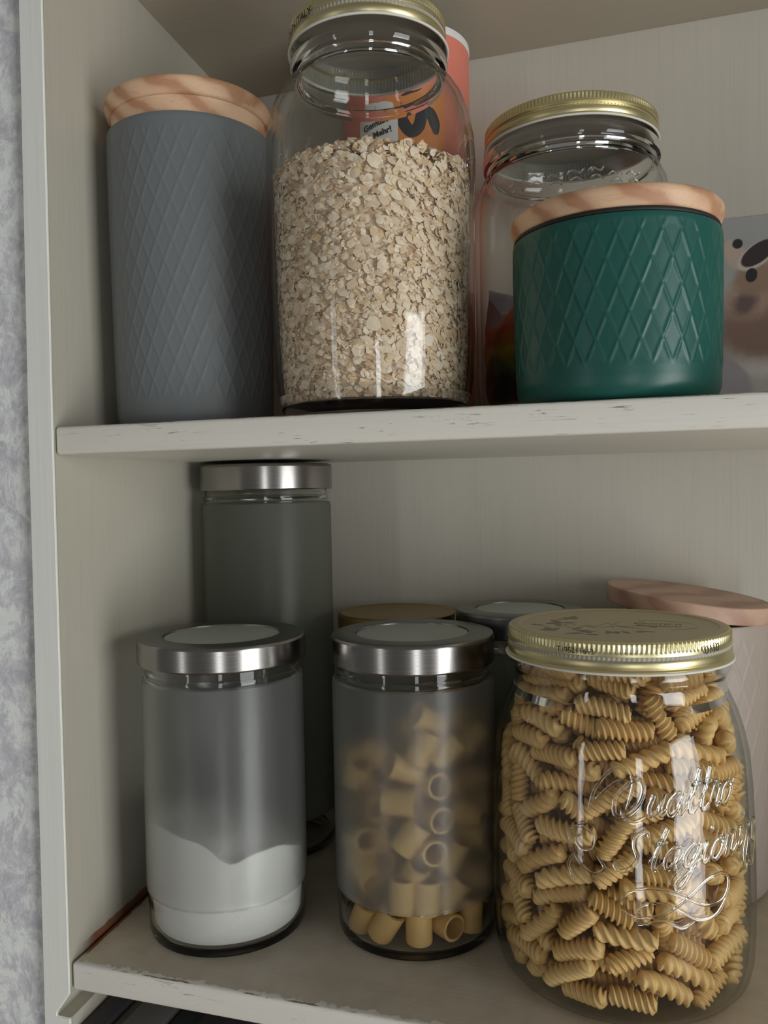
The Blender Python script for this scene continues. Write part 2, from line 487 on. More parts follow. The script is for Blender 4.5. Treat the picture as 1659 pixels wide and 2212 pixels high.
AX, AY = 0.0743, 0.0785
BX, BY = 0.2054, 0.1104
DX, DY = 0.0467, 0.2150
steel_jar('frosted_jar', AX, AY, 0.0563, 0.0589, 0.0, 0.1882, 0.2052, 'frosted glass jar of flour with brushed steel lid on the lower shelf')
steel_jar('frosted_jar', BX, BY, 0.0567, 0.0571, 0.0, 0.1859, 0.2054, 'frosted glass jar of rigatoni tubes with brushed steel lid')
steel_jar('frosted_jar', DX, DY, 0.0560, 0.0575, 0.0, 0.3065, 0.3283, 'tall dark frosted jar with steel lid in the corner reaching under the shelf', frost='glass_shaded_grey')
steel_jar('frosted_jar', 0.2676, 0.2017, 0.0482, 0.0496, 0.0, 0.1925, 0.2107, 'jar with dull grey lid behind the rigatoni and spiral pasta jars', lidmat='steel_grey', frost='glass_shaded_grey')

# flour in the first jar: heaped surface, dipping to the right
def flour_top(a, r):
    u = r * math.sin(a) / 0.052; v = -r * math.cos(a) / 0.052
    return 0.0705 - 0.011 * u - 0.0085 * v - 0.0100 * math.exp(-((u - 0.50) ** 2 / 0.05 + (v + 0.9) ** 2 / 0.3)) + 0.003 * math.exp(-((u - 0.9) ** 2 + (v + 0.4) ** 2) / 0.05) + 0.0008 * math.sin(9 * u + 2) * math.sin(7 * v)


V, F = [], []; SG, RR = 96, [0.0518, 0.0525]
prof = [(0, 0.0056), (0.040, 0.0060), (0.0500, 0.0085), (0.0522, 0.0140), (0.0522, 0.03), (0.0522, 0.05), (0.0522, None)] + [(0.0522 * k / 10, None) for k in range(9, 0, -1)] + [(0, None)]
rows = []
for r, z in prof:
    if r == 0:
        rows.append([len(V)]); V.append((0, 0, z if z is not None else flour_top(0, 0))); continue
    row = []
    for i in range(SG):
        a = 2 * PI * i / SG; row.append(len(V)); V.append((r * math.sin(a), -r * math.cos(a), z if z is not None else flour_top(a, r)))
    rows.append(row)
for A, B in zip(rows, rows[1:]):
    for k in range(SG):
        k2 = (k + 1) % SG
        if len(A) == 1: F.append((A[0], B[k2], B[k]))
        elif len(B) == 1: F.append((A[k], A[k2], B[0]))
        else: F.append((A[k], A[k2], B[k2], B[k]))
m, nt, out = new_mat('flour')
principled(nt, out, srgb(246, 245, 240), 0.9, 0, bump(nt, noise(nt, coords(nt, scale=(500, 500, 500)), 1, 4), 0.25, 0.0005)); M['flour'] = m
o = link('flour', mesh_from('flour', V, F), 'flour'); o.location = (AX, AY, 0)
tag(o, 'white flour heaped in the leftmost frosted jar', 'flour', kind='stuff')

# ------------------------------------------------------------------ wood-lidded ceramic canisters with diamond relief


def canister(name, x, y, zb, rb, h, label, mat, lidmat, lid_r, lid_z0, lid_z1, ncol=30, vh=0.028, taper=0.0, plug=True, gask=False, rot=0.0, z_hi=0.008, tilt=None, amp=0.00055):
    t = empty(name, (x, y, zb + 0.0003), label, 'canister', rot=(0, 0, rot))
    zs = [0.0, 0.0012, 0.003, 0.0055, 0.0085, 0.012] + [0.012 + (h - 0.0155) * (i + 1) / 110 for i in range(110)] + [h - 0.0018, h - 0.0004, h]
    def rad(z):
        r = rb - taper * (1 - z / h) ** 1.5
        if z < 0.011: k = 1 - z / 0.011; r -= 0.0088 * (1 - math.sqrt(max(0, 1 - k * k)))
        if z > h - 0.0025: k = (z - h + 0.0025) / 0.0025; r -= 0.0012 * (1 - math.sqrt(max(0, 1 - k * k)))
        return r
    def warp(r, z, a):
        m_ = min(1, max(0, (z - 0.017) / 0.004)) * min(1, max(0, (h - z_hi - z) / 0.004))
        if r < rad(z) - 0.0015 or m_ <= 0: return r, z
        u = a / (2 * PI) * ncol; v = (z - 0.017) / vh
        d1 = abs((u + v) % 1 - 0.5); d2 = abs((u - v) % 1 - 0.5)
        d = min(d1, d2)
        return r + amp * m_ * (math.exp(-(d / 0.075) ** 2) - 0.35), z
    prof = [(0, 0.001)] + [(rad(z), z) for z in zs] + [(rad(h) - 0.003, h - 0.0003), (rad(h) - 0.0036, h - 0.003), (rad(h) - 0.004, 0.012), (0, 0.006)]
    lathe('body', prof, [mat], t, 540, warp)
    th = lid_z1 - lid_z0; e = 0.0013 if tilt else min(0.0042, th * 0.4)
    pts = [(0, 0)] + [(lid_r - e + e * math.sin(k * PI / 8) * 0.6, 0 if k == 0 else e * 0.6 * (1 - math.cos(k * PI / 8))) for k in range(5)]
    pts += [(lid_r, th * 0.55)] + [(lid_r - e + e * math.cos(k * PI / 12), th - e + e * math.sin(k * PI / 12)) for k in range(0, 7)] + [(0, th)]
    lid = lathe('lid', pts, [lidmat], t, 128); lid.location.z = lid_z0 - zb
    if tilt:
        lid.rotation_euler = tilt[0]; lid.location = tilt[1]
    if plug:
        lathe('lid_plug', [(0, -0.018), (rb - 0.0058, -0.018), (rb - 0.0058, -0.0115), (rb - 0.0036, -0.0105), (rb - 0.0036, -0.002), (rb - 0.0030, -0.0001), (0, -0.0001)], [lidmat], lid, 96)
    if gask:
        lathe('gasket', [(0, h + 0.0002), (rb - 0.0010, h + 0.0002), (rb - 0.0006, h + 0.001), (rb - 0.001, lid_z0 - zb), (0, lid_z0 - zb)], ['gasket'], t, 96)
    return t


HX, HY, IX, IY, GX, GY = 0.0549, 0.0855, 0.3469, 0.0574, 0.3905, 0.2280
canister('ceramic_canister', HX, HY, ZU, 0.0570, 0.2036, 'tall matt grey ceramic canister with wooden lid on the upper shelf', 'ceramic_grey', 'wood_lid', 0.0580, 0.5644, 0.5770, ncol=33, vh=0.026, taper=0.0026, amp=0.00042)
canister('ceramic_canister', IX, IY, ZU, 0.0586, 0.0957, 'short green ceramic canister with wooden lid on the upper shelf', 'ceramic_green', 'wood_lid', 0.0597, 0.4476, 0.4600, ncol=32, vh=0.0277, z_hi=0.003, taper=0.0014, plug=False, gask=True, rot=0.05, amp=0.00045)
canister('ceramic_canister', GX, GY, 0.0, 0.0592, 0.2030, 'beige ceramic canister with askew pinkish wooden lid behind the spiral pasta', 'ceramic_taupe', 'wood_lid_pink', 0.0602, 0.205, 0.2175, ncol=24, vh=0.036, plug=False, tilt=((0, R_(7.5), 0), (0.001, 0, 0.2085)))

# ------------------------------------------------------------------ screw-lid glass jars


def knurl_lid(t, rt_, rs, z0, z1, n=156, disc=True):
    """Gold screw lid: knurled upper band, smooth band, groove, skirt and rolled rim."""
    h = z1 - z0
    prof = [(0, z1 - 0.0011, 1), (rt_ * 0.885, z1 - 0.0011, 1), (rt_ * 0.90, z1 - 0.0006, 1), (rt_ * 0.905, z1 - 0.0001, 1), (rt_ * 0.93, z1, 1), (rt_ - 0.0016, z1 - 0.0001, 0), (rt_ - 0.0006, z1 - 0.0005, 0), (rt_, z1 - 0.0014, 0),
            (rt_, z1 - h * 0.14, 0), (rt_, z1 - h * 0.30, 0), (rt_ + 0.0002, z1 - h * 0.34, 0), (rt_ + 0.0006, z1 - h * 0.40, 0), (rt_ + 0.0004, z1 - h * 0.47, 0), (rt_ - 0.0007, z1 - h * 0.51, 0), (rt_ - 0.0008, z1 - h * 0.54, 0),
            (rt_ + 0.0002, z1 - h * 0.60, 0), (rt_ + 0.0008, z1 - h * 0.68, 0), (rt_ + 0.0008, z1 - h * 0.80, 0), (rt_ + 0.0003, z1 - h * 0.88, 0), (rs - 0.0006, z1 - h * 0.93, 0), (rs - 0.0008, z0 + 0.0005, 0),
            (rs - 0.0018, z0 + 0.0003, 2), (rs - 0.0022, z1 - 0.002, 2), (0, z1 - 0.0020, 0)]
    def warp(r, z, a):
        if z1 - h * 0.32 < z < z1 - 0.001 and r > rt_ - 0.001: return r + 0.00033 * math.cos(a * n), z
        return r, z
    lid = lathe('lid', prof, ['gold', 'gold_top', 'lid_inside'], t, n * 6, warp)
    b = []
    for k in range(12):
        a = 2 * PI * k / 12; b.append((rs - 0.0006 + 0.00085 * math.cos(a), z0 + 0.0008 * math.sin(a)))
    lathe('lid_liner', b, ['liner'], lid, 128, close=True)
    return lid


def squ(nexp):
    def f(r, z, a):
        return r, z
    return f


def glass_jar(t, outer, neck_from, wall=0.0032, seg=128, base=0.006, warp=None, thick_base=True):
    """outer: (r, z) from the base edge up to the lip; bands above neck_from are refracting thick glass."""
    zb_ = 0.0065 if thick_base else -1
    rf_ = interp(outer)
    prof = [(0, 0.0018, 1 if thick_base else 0)] + [(r, z, 0 if z < neck_from and z > zb_ else 1) for r, z in outer]
    top = outer[-1]
    inner = []
    for r, z in outer[::-1]:
        if z < base + 0.0034: break
        inner.append((min(r, r) - (wall if z < neck_from else wall * 0.95), z, 0 if z < neck_from and z > zb_ else 1))
    prof += [(top[0] - 0.001, top[1] + 0.0012, 1), (top[0] - wall + 0.001, top[1] + 0.0012, 1)] + inner
    bi = 1 if thick_base else 0
    prof += [(rf_(base + 0.003) - wall, base + 0.003, bi), (rf_(base + 0.0012) - wall - 0.0002, base + 0.0012, bi), (rf_(base + 0.0012) - wall - 0.0022, base + 0.0002, bi), (0, base, bi)]
    return lathe('glass_body', prof, ['glass_thin', 'glass_clear'], t, seg, warp)


def interp(tab):
    tab = sorted((z, r) for r, z in tab)
    zs = [a for a, _ in tab]; rs = [b for _, b in tab]
    return lambda z: float(np.interp(z, zs, rs))


def emboss(bm, strokes, az0, z0, radf, sc=1.0, rad=0.0008, tilt=0.0, n=6, lift=0.0):
    for st in strokes:
        P = catmull([Vector((p[0] * sc, p[1] * sc, 0)) for p in st], n)
        pts, nr = [], []
        for p in P:
            x = p.x * math.cos(tilt) - p.y * math.sin(tilt); y = p.x * math.sin(tilt) + p.y * math.cos(tilt)
            R0 = radf(z0); q = cyl_pt(radf(z0 + y) + lift, az0 + x / R0, z0 + y); pts.append(q); nr.append(Vector((q.x, q.y, 0)).normalized())
        tube_bm(bm, pts, rad, 8, 0.75, nr)


# cursive letters in units of x-height, slanted; each entry: (width, strokes)
def slant(st, s=0.42): return [[(x + s * y, y) for x, y in q] for q in st]


CUR = {
    'Q': (1.75, [[(1.0, 1.75), (0.45, 1.6), (0.1, 0.9), (0.3, 0.15), (0.8, 0.0), (1.25, 0.5), (1.3, 1.2), (1.0, 1.7), (0.7, 1.75)], [(0.5, 0.35), (0.9, -0.1), (1.4, -0.25), (1.8, 0.0)]]),
    'u': (0.95, [[(0.0, 0.6), (0.12, 1.0), (0.1, 0.35), (0.3, 0.0), (0.55, 0.3), (0.68, 1.0)], [(0.68, 1.0), (0.64, 0.3), (0.8, 0.0), (1.0, 0.3)]]),
    'a': (1.0, [[(0.7, 0.85), (0.4, 1.0), (0.08, 0.6), (0.15, 0.1), (0.4, 0.0), (0.68, 0.5), (0.74, 1.0), (0.7, 0.25), (0.82, 0.0), (1.05, 0.3)]]),
    't': (0.7, [[(0.0, 0.4), (0.3, 1.2), (0.36, 1.95), (0.22, 1.0), (0.25, 0.15), (0.45, 0.0), (0.72, 0.3)], [(0.02, 1.25), (0.6, 1.3)]]),
    'r': (0.75, [[(0.0, 0.3), (0.18, 1.05), (0.3, 1.15), (0.42, 0.9), (0.62, 0.95), (0.5, 0.3), (0.6, 0.0), (0.8, 0.25)]]),
    'o': (0.95, [[(0.5, 1.0), (0.15, 0.75), (0.12, 0.2), (0.4, 0.0), (0.72, 0.4), (0.66, 0.9), (0.45, 1.0), (0.7, 0.75), (1.0, 0.95)]]),
    'S': (1.6, [[(1.2, 1.5), (0.95, 1.85), (0.55, 1.6), (0.65, 1.1), (0.95, 0.6), (0.8, 0.1), (0.35, -0.05), (0.0, 0.3), (0.25, 0.5)]]),
    'g': (1.0, [[(0.7, 0.85), (0.4, 1.0), (0.08, 0.6), (0.15, 0.1), (0.4, 0.0), (0.68, 0.5), (0.74, 1.0), (0.68, 0.0), (0.45, -0.9), (0.1, -1.05), (0.05, -0.7), (0.5, -0.25), (1.05, 0.3)]]),
    'i': (0.55, [[(0.0, 0.4), (0.15, 1.0), (0.12, 0.3), (0.28, 0.0), (0.55, 0.3)], [(0.22, 1.5), (0.27, 1.62), (0.22, 1.5)]]),
    'n': (1.1, [[(0.0, 0.3), (0.12, 1.0), (0.1, 0.0)], [(0.1, 0.3), (0.4, 1.0), (0.6, 0.8), (0.58, 0.2), (0.74, 0.0), (1.1, 0.35)]]),
}


def cursive(bm, word, az0, z0, radf, xh, rad, tilt=0.0):
    x = 0.0; strokes = []
    for ch in word:
        wd, st = CUR[ch]
        strokes += [[(px + x, py) for px, py in q] for q in slant(st)]; x += wd
    off = x / 2 + 0.2
    strokes = [[(px - off, py) for px, py in q] for q in strokes]
    emboss(bm, strokes, az0, z0, radf, xh, rad, tilt)


def to_obj(bm, name, mat, parent):
    bmesh.ops.recalc_face_normals(bm, faces=bm.faces)
    me = bpy.data.meshes.new(name); bm.to_mesh(me); bm.free(); return link(name, me, mat, parent)


# --- big jar of spiral pasta
CX, CY = 0.3440, 0.0950
c_out = [(0.0560, 0.0), (0.0655, 0.0008), (0.0722, 0.0040), (0.0765, 0.0095), (0.0787, 0.0190), (0.0797, 0.035), (0.0800, 0.055), (0.0798, 0.08), (0.0793, 0.105), (0.0785, 0.125), (0.0770, 0.142), (0.0742, 0.156),
         (0.0708, 0.167), (0.0676, 0.1745), (0.0652, 0.1800), (0.0640, 0.1850), (0.0640, 0.1890), (0.0655, 0.1915), (0.0672, 0.1935), (0.0676, 0.1960), (0.0664, 0.1985), (0.0640, 0.2000), (0.0636, 0.2080), (0.0632, 0.2130)]
pj = empty('glass_jar', (CX, CY, 0.0003), 'big clear embossed jar of spiral pasta with gold screw lid', 'jar')
glass_jar(pj, c_out, 0.176, base=0.0042, thick_base=False)
crad = interp(c_out)
clid = knurl_lid(pj, 0.0674, 0.0694, 0.1994, 0.2172)
VA = math.atan2(CAM.x - CX, CAM.y * -1 + CY)
text_on_cyl('printed_code', 'T195211613', 0.0046, 0.0684, VA + R_(-19.5), 0.2100, 'ink_black', clid, 0.0006, sx=0.95)
text_on_cyl('printed_code', '0110', 0.0066, 0.0684, VA + R_(49), 0.2090, 'ink_black', clid, 0.0006, tilt=0.05)
# faint print on the lid top: oval badge with the jar's name, and a wreath of leaves
bm = bmesh.new(); zt = 0.2172 - 0.00105
def flat_tube(pts, rad=0.00028):
    tube_bm(bm, [Vector((p[0], p[1], zt)) for p in pts], rad, 6, 0.25, None)
random.seed(5)
for sx in (1,):
    ov = [(0.024 + 0.025 * math.cos(a), 0.004 + 0.017 * math.sin(a)) for a in [k * 2 * PI / 40 for k in range(41)]]
    flat_tube(ov[24:38] if 0 else ov[2:14] + [], 0.0003); flat_tube(ov[16:30], 0.0003); flat_tube(ov[32:40], 0.0003)
def leaf(cx_, cy_, ang, ln, wd):
    P = [(cx_ + math.cos(ang) * ln * t - math.sin(ang) * wd * s * math.sin(PI * t), cy_ + math.sin(ang) * ln * t + math.cos(ang) * wd * s * math.sin(PI * t)) for s, ts in ((1, (0, .2, .4, .6, .8, 1)), (-1, (.8, .6, .4, .2))) for t in ts]
    bm.faces.new([bm.verts.new((p[0], p[1], zt + 0.00003 + random.random() * 4e-5)) for p in P])
for k in range(26):
    a = R_(120 + k * 8.2); q = 0.030 + 0.012 * random.random()
    leaf(-0.012 + q * math.cos(a) * 0.8, q * math.sin(a) * 0.9, random.random() * 6.28, 0.007 + 0.006 * random.random(), 0.0012 + 0.0012 * random.random())
for k in range(5):
    x0 = -0.045 + 0.012 * k; flat_tube([(v.x, v.y) for v in catmull([(x0, -0.012 + .01 * random.random(), 0), (x0 + .008, -.02 + .02 * random.random(), 0), (x0 + .016, -.012 + .02 * random.random(), 0), (x0 + .02, -.02 + .02 * random.random(), 0)], 5)], 0.0003)
to_obj(bm, 'lid_print', 'ink_grey', clid)
for s_, yy, sz in (('Quattro', 0.006, 0.0088), ('Stagioni', -0.003, 0.0088)):
    tm = text_mesh(s_, sz, 0.35)
    for v in tm.vertices: v.co = Vector((v.co.x + 0.024, v.co.y + yy, zt + 0.0001))
    link('lid_print', tm, 'ink_grey', clid, False)
# embossed script and flourishes on the glass
bm = bmesh.new()
cursive(bm, 'Quattro', VA + R_(25), 0.1255, crad, 0.0112, 0.00125, 0.05)
cursive(bm, 'Stagioni', VA + R_(29), 0.0970, crad, 0.0112, 0.00125, 0.05)
emboss(bm, [[(-0.004, -0.012), (-0.008, -0.016), (-0.010, -0.006), (-0.004, 0.004), (0.0, 0.008), (-0.003, -0.002), (-0.006, -0.010), (0.0, -0.016), (0.005, -0.010), (0.010, 0.000), (0.012, 0.006), (0.008, 0.004), (0.006, -0.004), (0.010, -0.008)]], VA + R_(66), 0.101, crad, 1.0, 0.0012)
to_obj(bm, 'embossed_script', 'glass_clear', pj)
bm = bmesh.new()
sw = [[(-0.030, -0.004), (-0.024, 0.004), (-0.010, 0.006), (0.006, 0.0), (0.020, -0.006), (0.032, -0.004), (0.036, 0.005), (0.030, 0.010), (0.020, 0.008), (0.008, 0.000), (-0.006, -0.008), (-0.02, -0.010), (-0.029, -0.006)],
      [(-0.022, -0.008), (-0.014, -0.002), (0.0, -0.005), (0.014, -0.013), (0.026, -0.012), (0.034, -0.004)], [(-0.020, -0.014), (-0.006, -0.012), (0.004, -0.016), (0.012, -0.013)]]
emboss(bm, sw, VA + R_(21), 0.0795, crad, 1.0, 0.0009)
fl = [[(-0.008, 0.0), (-0.010, 0.008), (-0.003, 0.013), (0.004, 0.009), (0.003, 0.002), (-0.003, 0.001), (-0.006, 0.006), (-0.001, 0.009)], [(-0.008, 0.0), (-0.004, -0.007), (0.004, -0.012), (0.010, -0.008), (0.006, -0.002)], [(-0.006, -0.002), (-0.010, -0.010), (-0.006, -0.018)]]
emboss(bm, fl, VA + R_(-13), 0.103, crad, 1.0, 0.0009)
emboss(bm, [[(0.0, -0.012), (0.004, 0.0), (0.012, 0.010), (0.020, 0.012), (0.024, 0.004), (0.020, -0.010)], [(0.004, -0.006), (0.012, 0.002), (0.018, 0.006)]], VA + R_(-12), 0.138, crad, 1.0, 0.0009)
to_obj(bm, 'embossed_flourish', 'glass_clear', pj)

# --- oats jar
JX, JY = 0.1964, 0.0658
j_raw = [(0.0520, 0.3500), (0.0575, 0.3515), (0.0600, 0.3555), (0.0618, 0.3640), (0.0634, 0.3780), (0.0646, 0.40), (0.0654, 0.43), (0.0660, 0.46), (0.0666, 0.49), (0.0669, 0.512), (0.0662, 0.526), (0.0640, 0.5390), (0.0605, 0.5490), (0.0555, 0.5570),
         (0.0505, 0.5615), (0.0470, 0.5640), (0.0462, 0.5660), (0.0466, 0.5680), (0.0492, 0.5692), (0.0503, 0.5715), (0.0503, 0.5745), (0.0492, 0.5765), (0.0480, 0.5790), (0.0474, 0.5830), (0.0470, 0.5930)]
j_out = [(r, z - ZU if i else 0.0) for i, (r, z) in enumerate(j_raw)]
oj = empty('glass_jar', (JX, JY, ZU + 0.0003), 'tall clear jar of rolled oats with gold screw lid on the upper shelf', 'jar')
glass_jar(oj, j_out, 0.2125, base=0.0075)
jrad = interp(j_out)
jl = knurl_lid(oj, 0.0491, 0.0512, 0.5814 - ZU, 0.5995 - ZU, 126)
JA = math.atan2(CAM.x - JX, JY - CAM.y)
text_on_cyl('printed_code', 'MADE IN ITALY', 0.0062, 0.0503, JA + R_(-66), 0.5884 - ZU, 'ink_black', jl, 0.0002, bold=0.00012, tilt=0.03)
bm = bmesh.new()
emboss(bm, [[(-0.004, -0.016), (-0.008, -0.008), (-0.006, 0.004), (0.002, 0.009), (0.012, 0.006)], [(0.004, 0.020), (0.005, 0.026)], [(-0.006, 0.020), (-0.001, 0.026)]], JA + R_(-52), 0.480 - ZU, jrad, 1.0, 0.0006)
to_obj(bm, 'embossed_flourish', 'glass_clear', oj)

# --- jar behind the green canister
KX, KY = 0.3119, 0.1952
k_raw = [(0.0600, 0.3500), (0.0655, 0.3515), (0.0690, 0.3560), (0.0706, 0.3650), (0.0715, 0.38), (0.0718, 0.42), (0.0718, 0.47), (0.0716, 0.50), (0.0706, 0.514), (0.0686, 0.5250), (0.0655, 0.5320), (0.0622, 0.5370), (0.0612, 0.5390), (0.0618, 0.5410),
         (0.0645, 0.5425), (0.0652, 0.5450), (0.0650, 0.5485), (0.0636, 0.5510), (0.0608, 0.5545), (0.0600, 0.566)]
k_out = [(r, z - ZU if i else 0.0) for i, (r, z) in enumerate(k_raw)]
kj = empty('glass_jar', (KX, KY, ZU + 0.0003), 'wide clear jar with gold screw lid behind the green canister', 'jar')
glass_jar(kj, k_out, 0.184, thick_base=False)
krad = interp(k_out)
knurl_lid(kj, 0.0628, 0.0640, 0.5549 - ZU, 0.5712 - ZU, 150)
bm = bmesh.new()
for i in range(7):
    a0 = -34 + 11 * i
    emboss(bm, [[(-0.006, 0.0), (-0.002, 0.003), (0.003, 0.001), (0.006, 0.004)], [(-0.004, -0.004), (0.001, -0.002), (0.005, -0.005)]], R_(a0 + 8), 0.512 - ZU + 0.0015 * math.sin(i * 2.1), krad, 1.0, 0.0006)
emboss(bm, [[(-0.008, 0.0), (0.0, -0.001), (0.008, 0.0)], [(-0.008, -0.004), (0.0, -0.0052), (0.008, -0.004)]], R_(-12), 0.500 - ZU, krad, 1.0, 0.0006)
to_obj(bm, 'embossed_flourish', 'glass_clear', kj)

# crumpled bright packet inside that jar
random.seed(3)
def packet():
    V, F = [], []; SG, NZ = 72, 30
    for j in range(NZ + 1):
        for i in range(SG):
            a = 2 * PI * i / SG; z = 0.0085 + 0.088 * j / NZ
            top = 0.010 * math.sin(a * 3 + 1) + 0.006 * math.sin(a * 7)
            zz = 0.0085 + (z - 0.0085) * (1 + top / 0.088)
            r = 0.0668 - 0.0028 * (0.5 + 0.5 * math.sin(a * 9 + zz * 90)) - 0.0018 * (0.5 + 0.5 * math.sin(a * 17 - zz * 160)) - 0.014 * max(0, (j / NZ - 0.75)) * 4 * (0.5 + .5 * math.sin(5 * a))
            if j < 4: r -= 0.010 * (1 - j / 4)
            V.append((r * math.sin(a), -r * math.cos(a), zz))
    for j in range(NZ):
        for i in range(SG):
            i2 = (i + 1) % SG; F.append((j * SG + i, j * SG + i2, (j + 1) * SG + i2, (j + 1) * SG + i))
    V.append((0, 0, 0.0085)); V.append((0, 0, 0.088)); a, b = len(V) - 2, len(V) - 1
    for i in range(SG):
        i2 = (i + 1) % SG; F.append((a, i2, i)); F.append((NZ * SG + i, NZ * SG + i2, b))
    return mesh_from('food_packet', V, F)


m, nt, out = new_mat('packet_print')
tc = nt.nodes.new('ShaderNodeTexCoord'); sp = nt.nodes.new('ShaderNodeSeparateXYZ'); nt.links.new(tc.outputs['Object'], sp.inputs[0])
n1 = noise(nt, coords(nt, scale=(28, 28, 28)), 1, 3)
zz = math_n(nt, 'MULTIPLY_ADD', math_n(nt, 'SUBTRACT', n1, 0.5), 0.05, sp.outputs[2])
zz = math_n(nt, 'MULTIPLY', zz, 9.0)
c = ramp(nt, zz, [(0.0, srgb(176, 160, 40)), (0.10, srgb(160, 140, 44)), (0.15, srgb(44, 52, 46)), (0.33, srgb(42, 48, 46)), (0.41, srgb(84, 116, 50)), (0.50, srgb(184, 160, 60)), (0.58, srgb(190, 84, 56)), (0.68, srgb(196, 96, 70)), (0.76, srgb(160, 152, 164)), (0.9, srgb(132, 130, 144))])
principled(nt, out, c, 0.35); M['packet_print'] = m
o = link('food_packet', packet(), 'packet_print'); o.location = (KX, KY, ZU)
tag(o, 'crumpled dark packet with red, yellow and green print inside the jar behind the green canister', 'packet')

# --- jar with dull gold lid behind the rigatoni (only its lid shows)
EX, EY = 0.1651, 0.2086
ej = empty('glass_jar', (EX, EY, 0.0003), 'jar with dull brownish gold lid behind the rigatoni jar', 'jar')
e_out = [(0.0340, 0.0), (0.0400, 0.0010), (0.0440, 0.0060), (0.0455, 0.012), (0.0460, 0.06), (0.0458, 0.13), (0.0440, 0.155), (0.0415, 0.170), (0.0410, 0.178), (0.0425, 0.182), (0.0420, 0.186), (0.0415, 0.198)]
glass_jar(ej, e_out, 0.165, seg=96)
lathe('lid', [(0, 0.2036), (0.0425, 0.2036), (0.0440, 0.2040), (0.0452, 0.2045), (0.0470, 0.2042), (0.0482, 0.2030), (0.0484, 0.2010), (0.0482, 0.1900), (0.0486, 0.1880), (0.0478, 0.1872), (0.0470, 0.1880), (0.0468, 0.2015), (0, 0.2015)], ['gold_dark'], ej, 128)

# ------------------------------------------------------------------ paper tube behind the oats
LX, LY = 0.1776, 0.2252
def striped(name, a, b):
    m, nt, out = new_mat(name); n1 = noise(nt, coords(nt, scale=(200, 200, 200)), 1, 3); principled(nt, out, mixc(nt, n1, a, b), 0.55); M[name] = m


striped('coral_card', srgb(226, 136, 116), srgb(216, 122, 104)); striped('orange_card', srgb(224, 142, 74), srgb(212, 128, 62)); striped('white_card', srgb(226, 226, 222), srgb(214, 214, 212)); striped('navy_ink', srgb(44, 46, 56), srgb(36, 38, 46))
tube = empty('paper_tube', (LX, LY, ZU + 0.0003), 'coral cardboard tube with white rim, orange panel and white badge behind the oats jar', 'tube')
hL = 0.6637 - ZU
lathe('body', [(0, 0), (0.0515, 0), (0.0519, 0.001), (0.0519, hL - 0.006), (0, hL - 0.006)], ['coral_card'], tube, 96)
lathe('rim', [(0, hL - 0.0062), (0.0522, hL - 0.0062), (0.0526, hL - 0.004), (0.0524, hL - 0.0005), (0.0515, hL), (0.0495, hL - 0.0008), (0.0490, hL - 0.004), (0, hL - 0.004)], ['white_card'], tube, 96)
LA = math.atan2(CAM.x - LX, LY - CAM.y)
def patch(name, poly, r, az0, z0, mat, parent, n=10):
    """A filled outline (x, y in metres) laid on a cylinder as a grid-cut sheet with a little thickness."""
    bm = bmesh.new(); f = bm.faces.new([bm.verts.new((x, y, 0)) for x, y in poly])
    xs = [p[0] for p in poly]
    for i in range(1, n * 2):
        xc = min(xs) + (max(xs) - min(xs)) * i / (n * 2)
        bmesh.ops.bisect_plane(bm, geom=bm.verts[:] + bm.edges[:] + bm.faces[:], plane_co=(xc, 0, 0), plane_no=(1, 0, 0))
    for v in bm.verts:
        x, y = v.co.x, v.co.y; v.co = cyl_pt(r, az0 + x / r, z0 + y)
    bmesh.ops.triangulate(bm, faces=bm.faces)
    me = bpy.data.meshes.new(name); bm.to_mesh(me); bm.free(); return link(name, me, mat, parent)


def rrect(w_, h_, r, n=6):
    P = []
    for cx_, cy_, a0 in ((w_ / 2 - r, h_ / 2 - r, 0), (-w_ / 2 + r, h_ / 2 - r, 90), (-w_ / 2 + r, -h_ / 2 + r, 180), (w_ / 2 - r, -h_ / 2 + r, 270)):
        for k in range(n + 1): a = R_(a0 + 90 * k / n); P.append((cx_ + r * math.cos(a), cy_ + r * math.sin(a)))
    return P


patch('front_panel', rrect(0.048, 0.150, 0.004), 0.0522, LA + R_(8), 0.5350 - ZU, 'orange_card', tube)
bd = patch('badge', rrect(0.034, 0.060, 0.011), 0.0525, LA + R_(-26), 0.570 - ZU, 'white_card', tube)
bz = 0.590 - ZU
text_on_cyl('badge_text', 'with', 0.0040, 0.0526, LA + R_(-29), bz + 0.003, 'ink_black', bd, 0.0003, tilt=0.12, sx=1.3)
text_on_cyl('badge_text', 'Gemüse', 0.0068, 0.0526, LA + R_(-27), bz - 0.004, 'ink_black', bd, 0.0003, tilt=0.22, bold=0.0002)
text_on_cyl('badge_text', '& Mehr!', 0.0066, 0.0526, LA + R_(-24), bz - 0.012, 'ink_black', bd, 0.0003, tilt=0.2, bold=0.0002)
bm = bmesh.new()
rf = lambda z: 0.0523
emboss(bm, [[(-0.009, 0.009), (-0.011, 0.001), (-0.005, -0.007), (0.001, -0.003), (0.004, 0.006), (0.010, 0.008), (0.014, 0.000), (0.015, -0.008)], ], LA + R_(9), 0.586 - ZU, rf, 1.0, 0.0046)
emboss(bm, [[(-0.008, 0.004), (0.0, 0.006), (0.010, 0.002)], [(-0.004, -0.006), (-0.002, -0.02)], [(0.010, 0.002), (0.012, -0.016)]], LA + R_(10), 0.556 - ZU, rf, 1.0, 0.0042)
emboss(bm, [[(-0.008, 0.0), (0.0, 0.004), (0.010, 0.003)]], LA + R_(6), 0.606 - ZU, rf, 1.0, 0.0042)
for v in bm.verts:
    d = Vector((v.co.x, v.co.y)); l = d.length; k = (0.0523 + (l - 0.0523) * 0.12) / l; v.co.x *= k; v.co.y *= k
to_obj(bm, 'front_lettering', 'navy_ink', tube)

